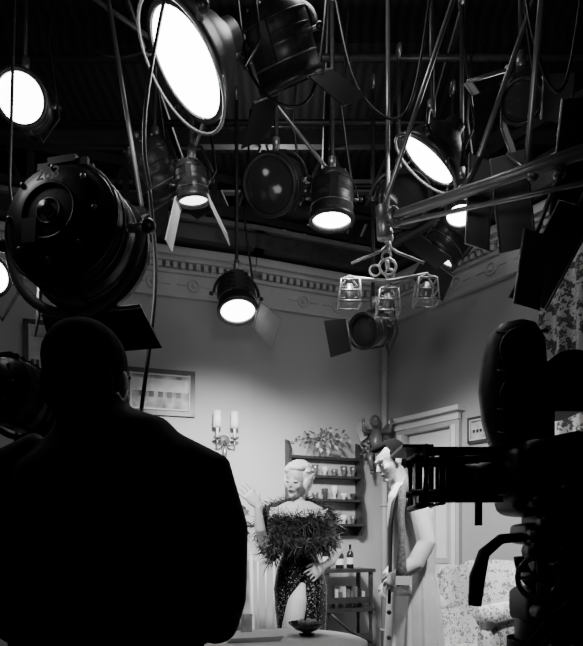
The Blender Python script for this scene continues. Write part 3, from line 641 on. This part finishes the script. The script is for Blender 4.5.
def rbox(c,sz,mt,p=.35):
    vs=[];fs=[];n,m=12,28
    for i in range(n+1):
        a=-math.pi/2+math.pi*i/n
        for j in range(m):
            b=2*math.pi*j/m; f=lambda q:math.copysign(abs(q)**p,q)
            vs.append((c[0]+sz[0]/2*f(math.cos(a))*f(math.cos(b)),c[1]+sz[1]/2*f(math.cos(a))*f(math.sin(b)),c[2]+sz[2]/2*f(math.sin(a))))
    for i in range(n):
        for j in range(m): fs.append((i*m+j,i*m+(j+1)%m,(i+1)*m+(j+1)%m,(i+1)*m+j))
    o.add(vs,fs,mt)
rbox((.69,y0,1.42),(.26,.2,.19),BLK2); rbox((.60,y0-.02,1.43),(.1,.2,.14),BLK); rbox((.79,y0-.03,1.38),(.14,.16,.2),BLK)
disc(.66,1.42,.05,.03,y0-.105,BLK); 
for x,z in((.62,1.36),(.70,1.35),(.75,1.45),(.63,1.48)): o.tube([(x,y0-.09,z),(x,y0-.125,z)],.012,GRY,12)
o.tube([(.84,y0-.1,1.49),(.70,y0-.13,1.51),(.58,y0-.13,1.48)],[.028,.02,.026],BLK,14)
for z in(1.475,1.39): o.tube([(.60,y0+.03,z),(.32,y0+.08,z)],.009,BLK,10); o.tube([(.60,y0-.05,z),(.32,y0+.0,z)],.009,BLK,10)
o.lathe([(0,0),(.045,0),(.045,.05),(.038,.06),(.038,.1),(.05,.12),(.05,.14),(.042,.14)],BLK,(.56,y0,1.43),(-1,.15,0),24)
for a,(w_,h_) in enumerate(((.045,.05),(.052,.058),(.058,.064),(.064,.07))):
    x=.45-a*.018; yy=y0+.03+a*.003
    o.tube([(x,yy-w_,1.43-h_),(x,yy+w_,1.43-h_),(x,yy+w_,1.43+h_),(x,yy-w_,1.43+h_)],.009,BLK,6,closed=True)
o.tube([(.345,y0-.06,1.355),(.345,y0+.14,1.355),(.345,y0+.14,1.50),(.345,y0-.06,1.50)],.012,BLK,6,closed=True)
o.box((.325,y0+.04,1.505),(.08,.2,.008),BLK); o.box((.345,y0+.04,1.43),(.02,.03,.14),BLK)
o.box((.45,y0-.03,1.495),(.22,.03,.02),BLK); o.box((.44,y0-.03,1.37),(.22,.025,.018),BLK); o.tube([(.48,y0-.06,1.44),(.48,y0-.06,1.30)],.01,BLK)
# geared head
rbox((.70,y0,1.28),(.2,.16,.06),BLK); o.torus((.70,y0,1.22),(0,1,0),.09,.018,BLK,math.pi,2*math.pi,n=20); rbox((.70,y0,1.2),(.12,.14,.18),BLK2); o.box((.70,y0,1.32),(.12,.14,.06),BLK2)
rbox((.71,y0,1.09),(.22,.18,.1),BLK2); o.lathe([(.1,1.0),(.1,1.05),(.07,1.09)],BLK,(.70,y0,0)); 
for (x,z,rr) in((.60,1.17,.05),(.80,1.15,.055)):
    o.torus((x,y0-.14,z),(0,1,0),rr,.007,GRY,n=26); 
    for k in range(4): a=k*1.57; o.tube([(x,y0-.14,z),(x+rr*math.cos(a),y0-.14,z+rr*math.sin(a))],.004,GRY,6)
    o.tube([(x,y0-.14,z),(x,y0-.02,z)],.012,BLK,10); o.tube([(x+rr*.7,y0-.14,z+rr*.7),(x+rr*.7,y0-.19,z+rr*.7)],.009,BLK,8)
o.tube([(.66,y0-.05,1.24),(.58,y0-.09,1.27),(.52,y0-.11,1.265),(.475,y0-.12,1.23),(.458,y0-.12,1.17),(.452,y0-.12,1.10)],[.012,.012,.013,.015,.02,.016],BLK,12)
for k in range(20):
    x=random.uniform(.58,.80); z=random.uniform(1.05,1.48); r_=random.uniform(.01,.024); o.tube([(x,y0-.09,z),(x,y0-.14-random.random()*.03,z)],r_,random.choice([BLK,BLK,BLK2,GRY]) if r_<.016 else BLK,12)
for k in range(4):
    o.tube([(.78-.03*k,y0-.1,1.38),(.84-.02*k,y0-.16,1.2),(.74-.04*k,y0-.17,1.08),(.66-.04*k,y0-.12,.95),(.68,y0-.1,.5)],.008,BLK,6)
o.lathe([(.12,1.0),(.12,.96),(.05,.93),(.04,.7),(0,.7)],BLK2,(.70,y0,0))
for k in range(3):
    a=k*2.094+.9; ca,sa=math.cos(a),math.sin(a)
    for s_ in(-.03,.03): o.tube([(.70+.08*ca-sa*s_,y0+.08*sa+ca*s_,.97),(.70+.48*ca,y0+.48*sa,.02)],.014,WOOD,8)
    o.ell((.70+.48*ca,y0+.48*sa,.02),.02,GRY)
o.build()
# ------------------------------------------------------------------ lights
def spot(name,loc,aim,E,size,blend=.6,rad=.08):
    l=bpy.data.lights.new(name,'SPOT'); l.energy=E; l.spot_size=math.radians(size); l.spot_blend=blend; l.shadow_soft_size=rad
    ob=bpy.data.objects.new(name,l); ob.location=loc; ob.rotation_euler=(V(aim)-V(loc)).to_track_quat('-Z','Y').to_euler(); bpy.context.collection.objects.link(ob)
spot("key_light",(-.52,2.5,2.6),(.05,3.8,1.3),230,34)
spot("kicker_light",(.3,3.2,2.9),(.72,3.75,1.1),50,36)
spot("wall_wash_left",(-.25,3.3,2.5),(-.65,4.9,1.45),380,80,1.,.1)
spot("wall_wash_back",(.25,3.6,2.4),(.25,5.2,1.4),110,84,1.,.1)
spot("wall_wash_right",(.2,3.3,2.5),(1.4,4.4,1.3),230,78,1.,.1)
spot("rear_key",(1.2,2.7,2.9),(.78,3.7,.8),260,42)
spot("rig_fill",(.1,.9,2.2),(-.05,3.3,3.7),34,75,.7,.2)  # unseen fill spot, added to bring out the dark lamp housings
def point(name,loc,E,r=.15):
    l=bpy.data.lights.new(name,'POINT'); l.energy=E; l.shadow_soft_size=r; ob=bpy.data.objects.new(name,l); ob.location=loc; bpy.context.collection.objects.link(ob)
point("rig_spill",(.1,2.9,4.2),14); point("rig_spill_right",(1.2,3.4,3.75),7); point("stage_spill",(-.2,6.2,5.0),14); point("rig_spill_left",(-1.25,1.9,2.9),6)
w=bpy.data.worlds.new("world"); bpy.context.scene.world=w; w.use_nodes=True; w.node_tree.nodes["Background"].inputs[0].default_value=(.05,.05,.05,1); w.node_tree.nodes["Background"].inputs[1].default_value=.12
# ------------------------------------------------------------------ camera (view camera with rising front)
cd=bpy.data.cameras.new("camera"); co=bpy.data.objects.new("camera",cd); bpy.context.collection.objects.link(co)
co.location=(0,0,1.25); co.rotation_euler=(math.radians(90),0,0); cd.sensor_fit='AUTO'; cd.sensor_width=36; cd.lens=600/646*36; cd.shift_y=222/646; cd.clip_start=.05
bpy.context.scene.camera=co
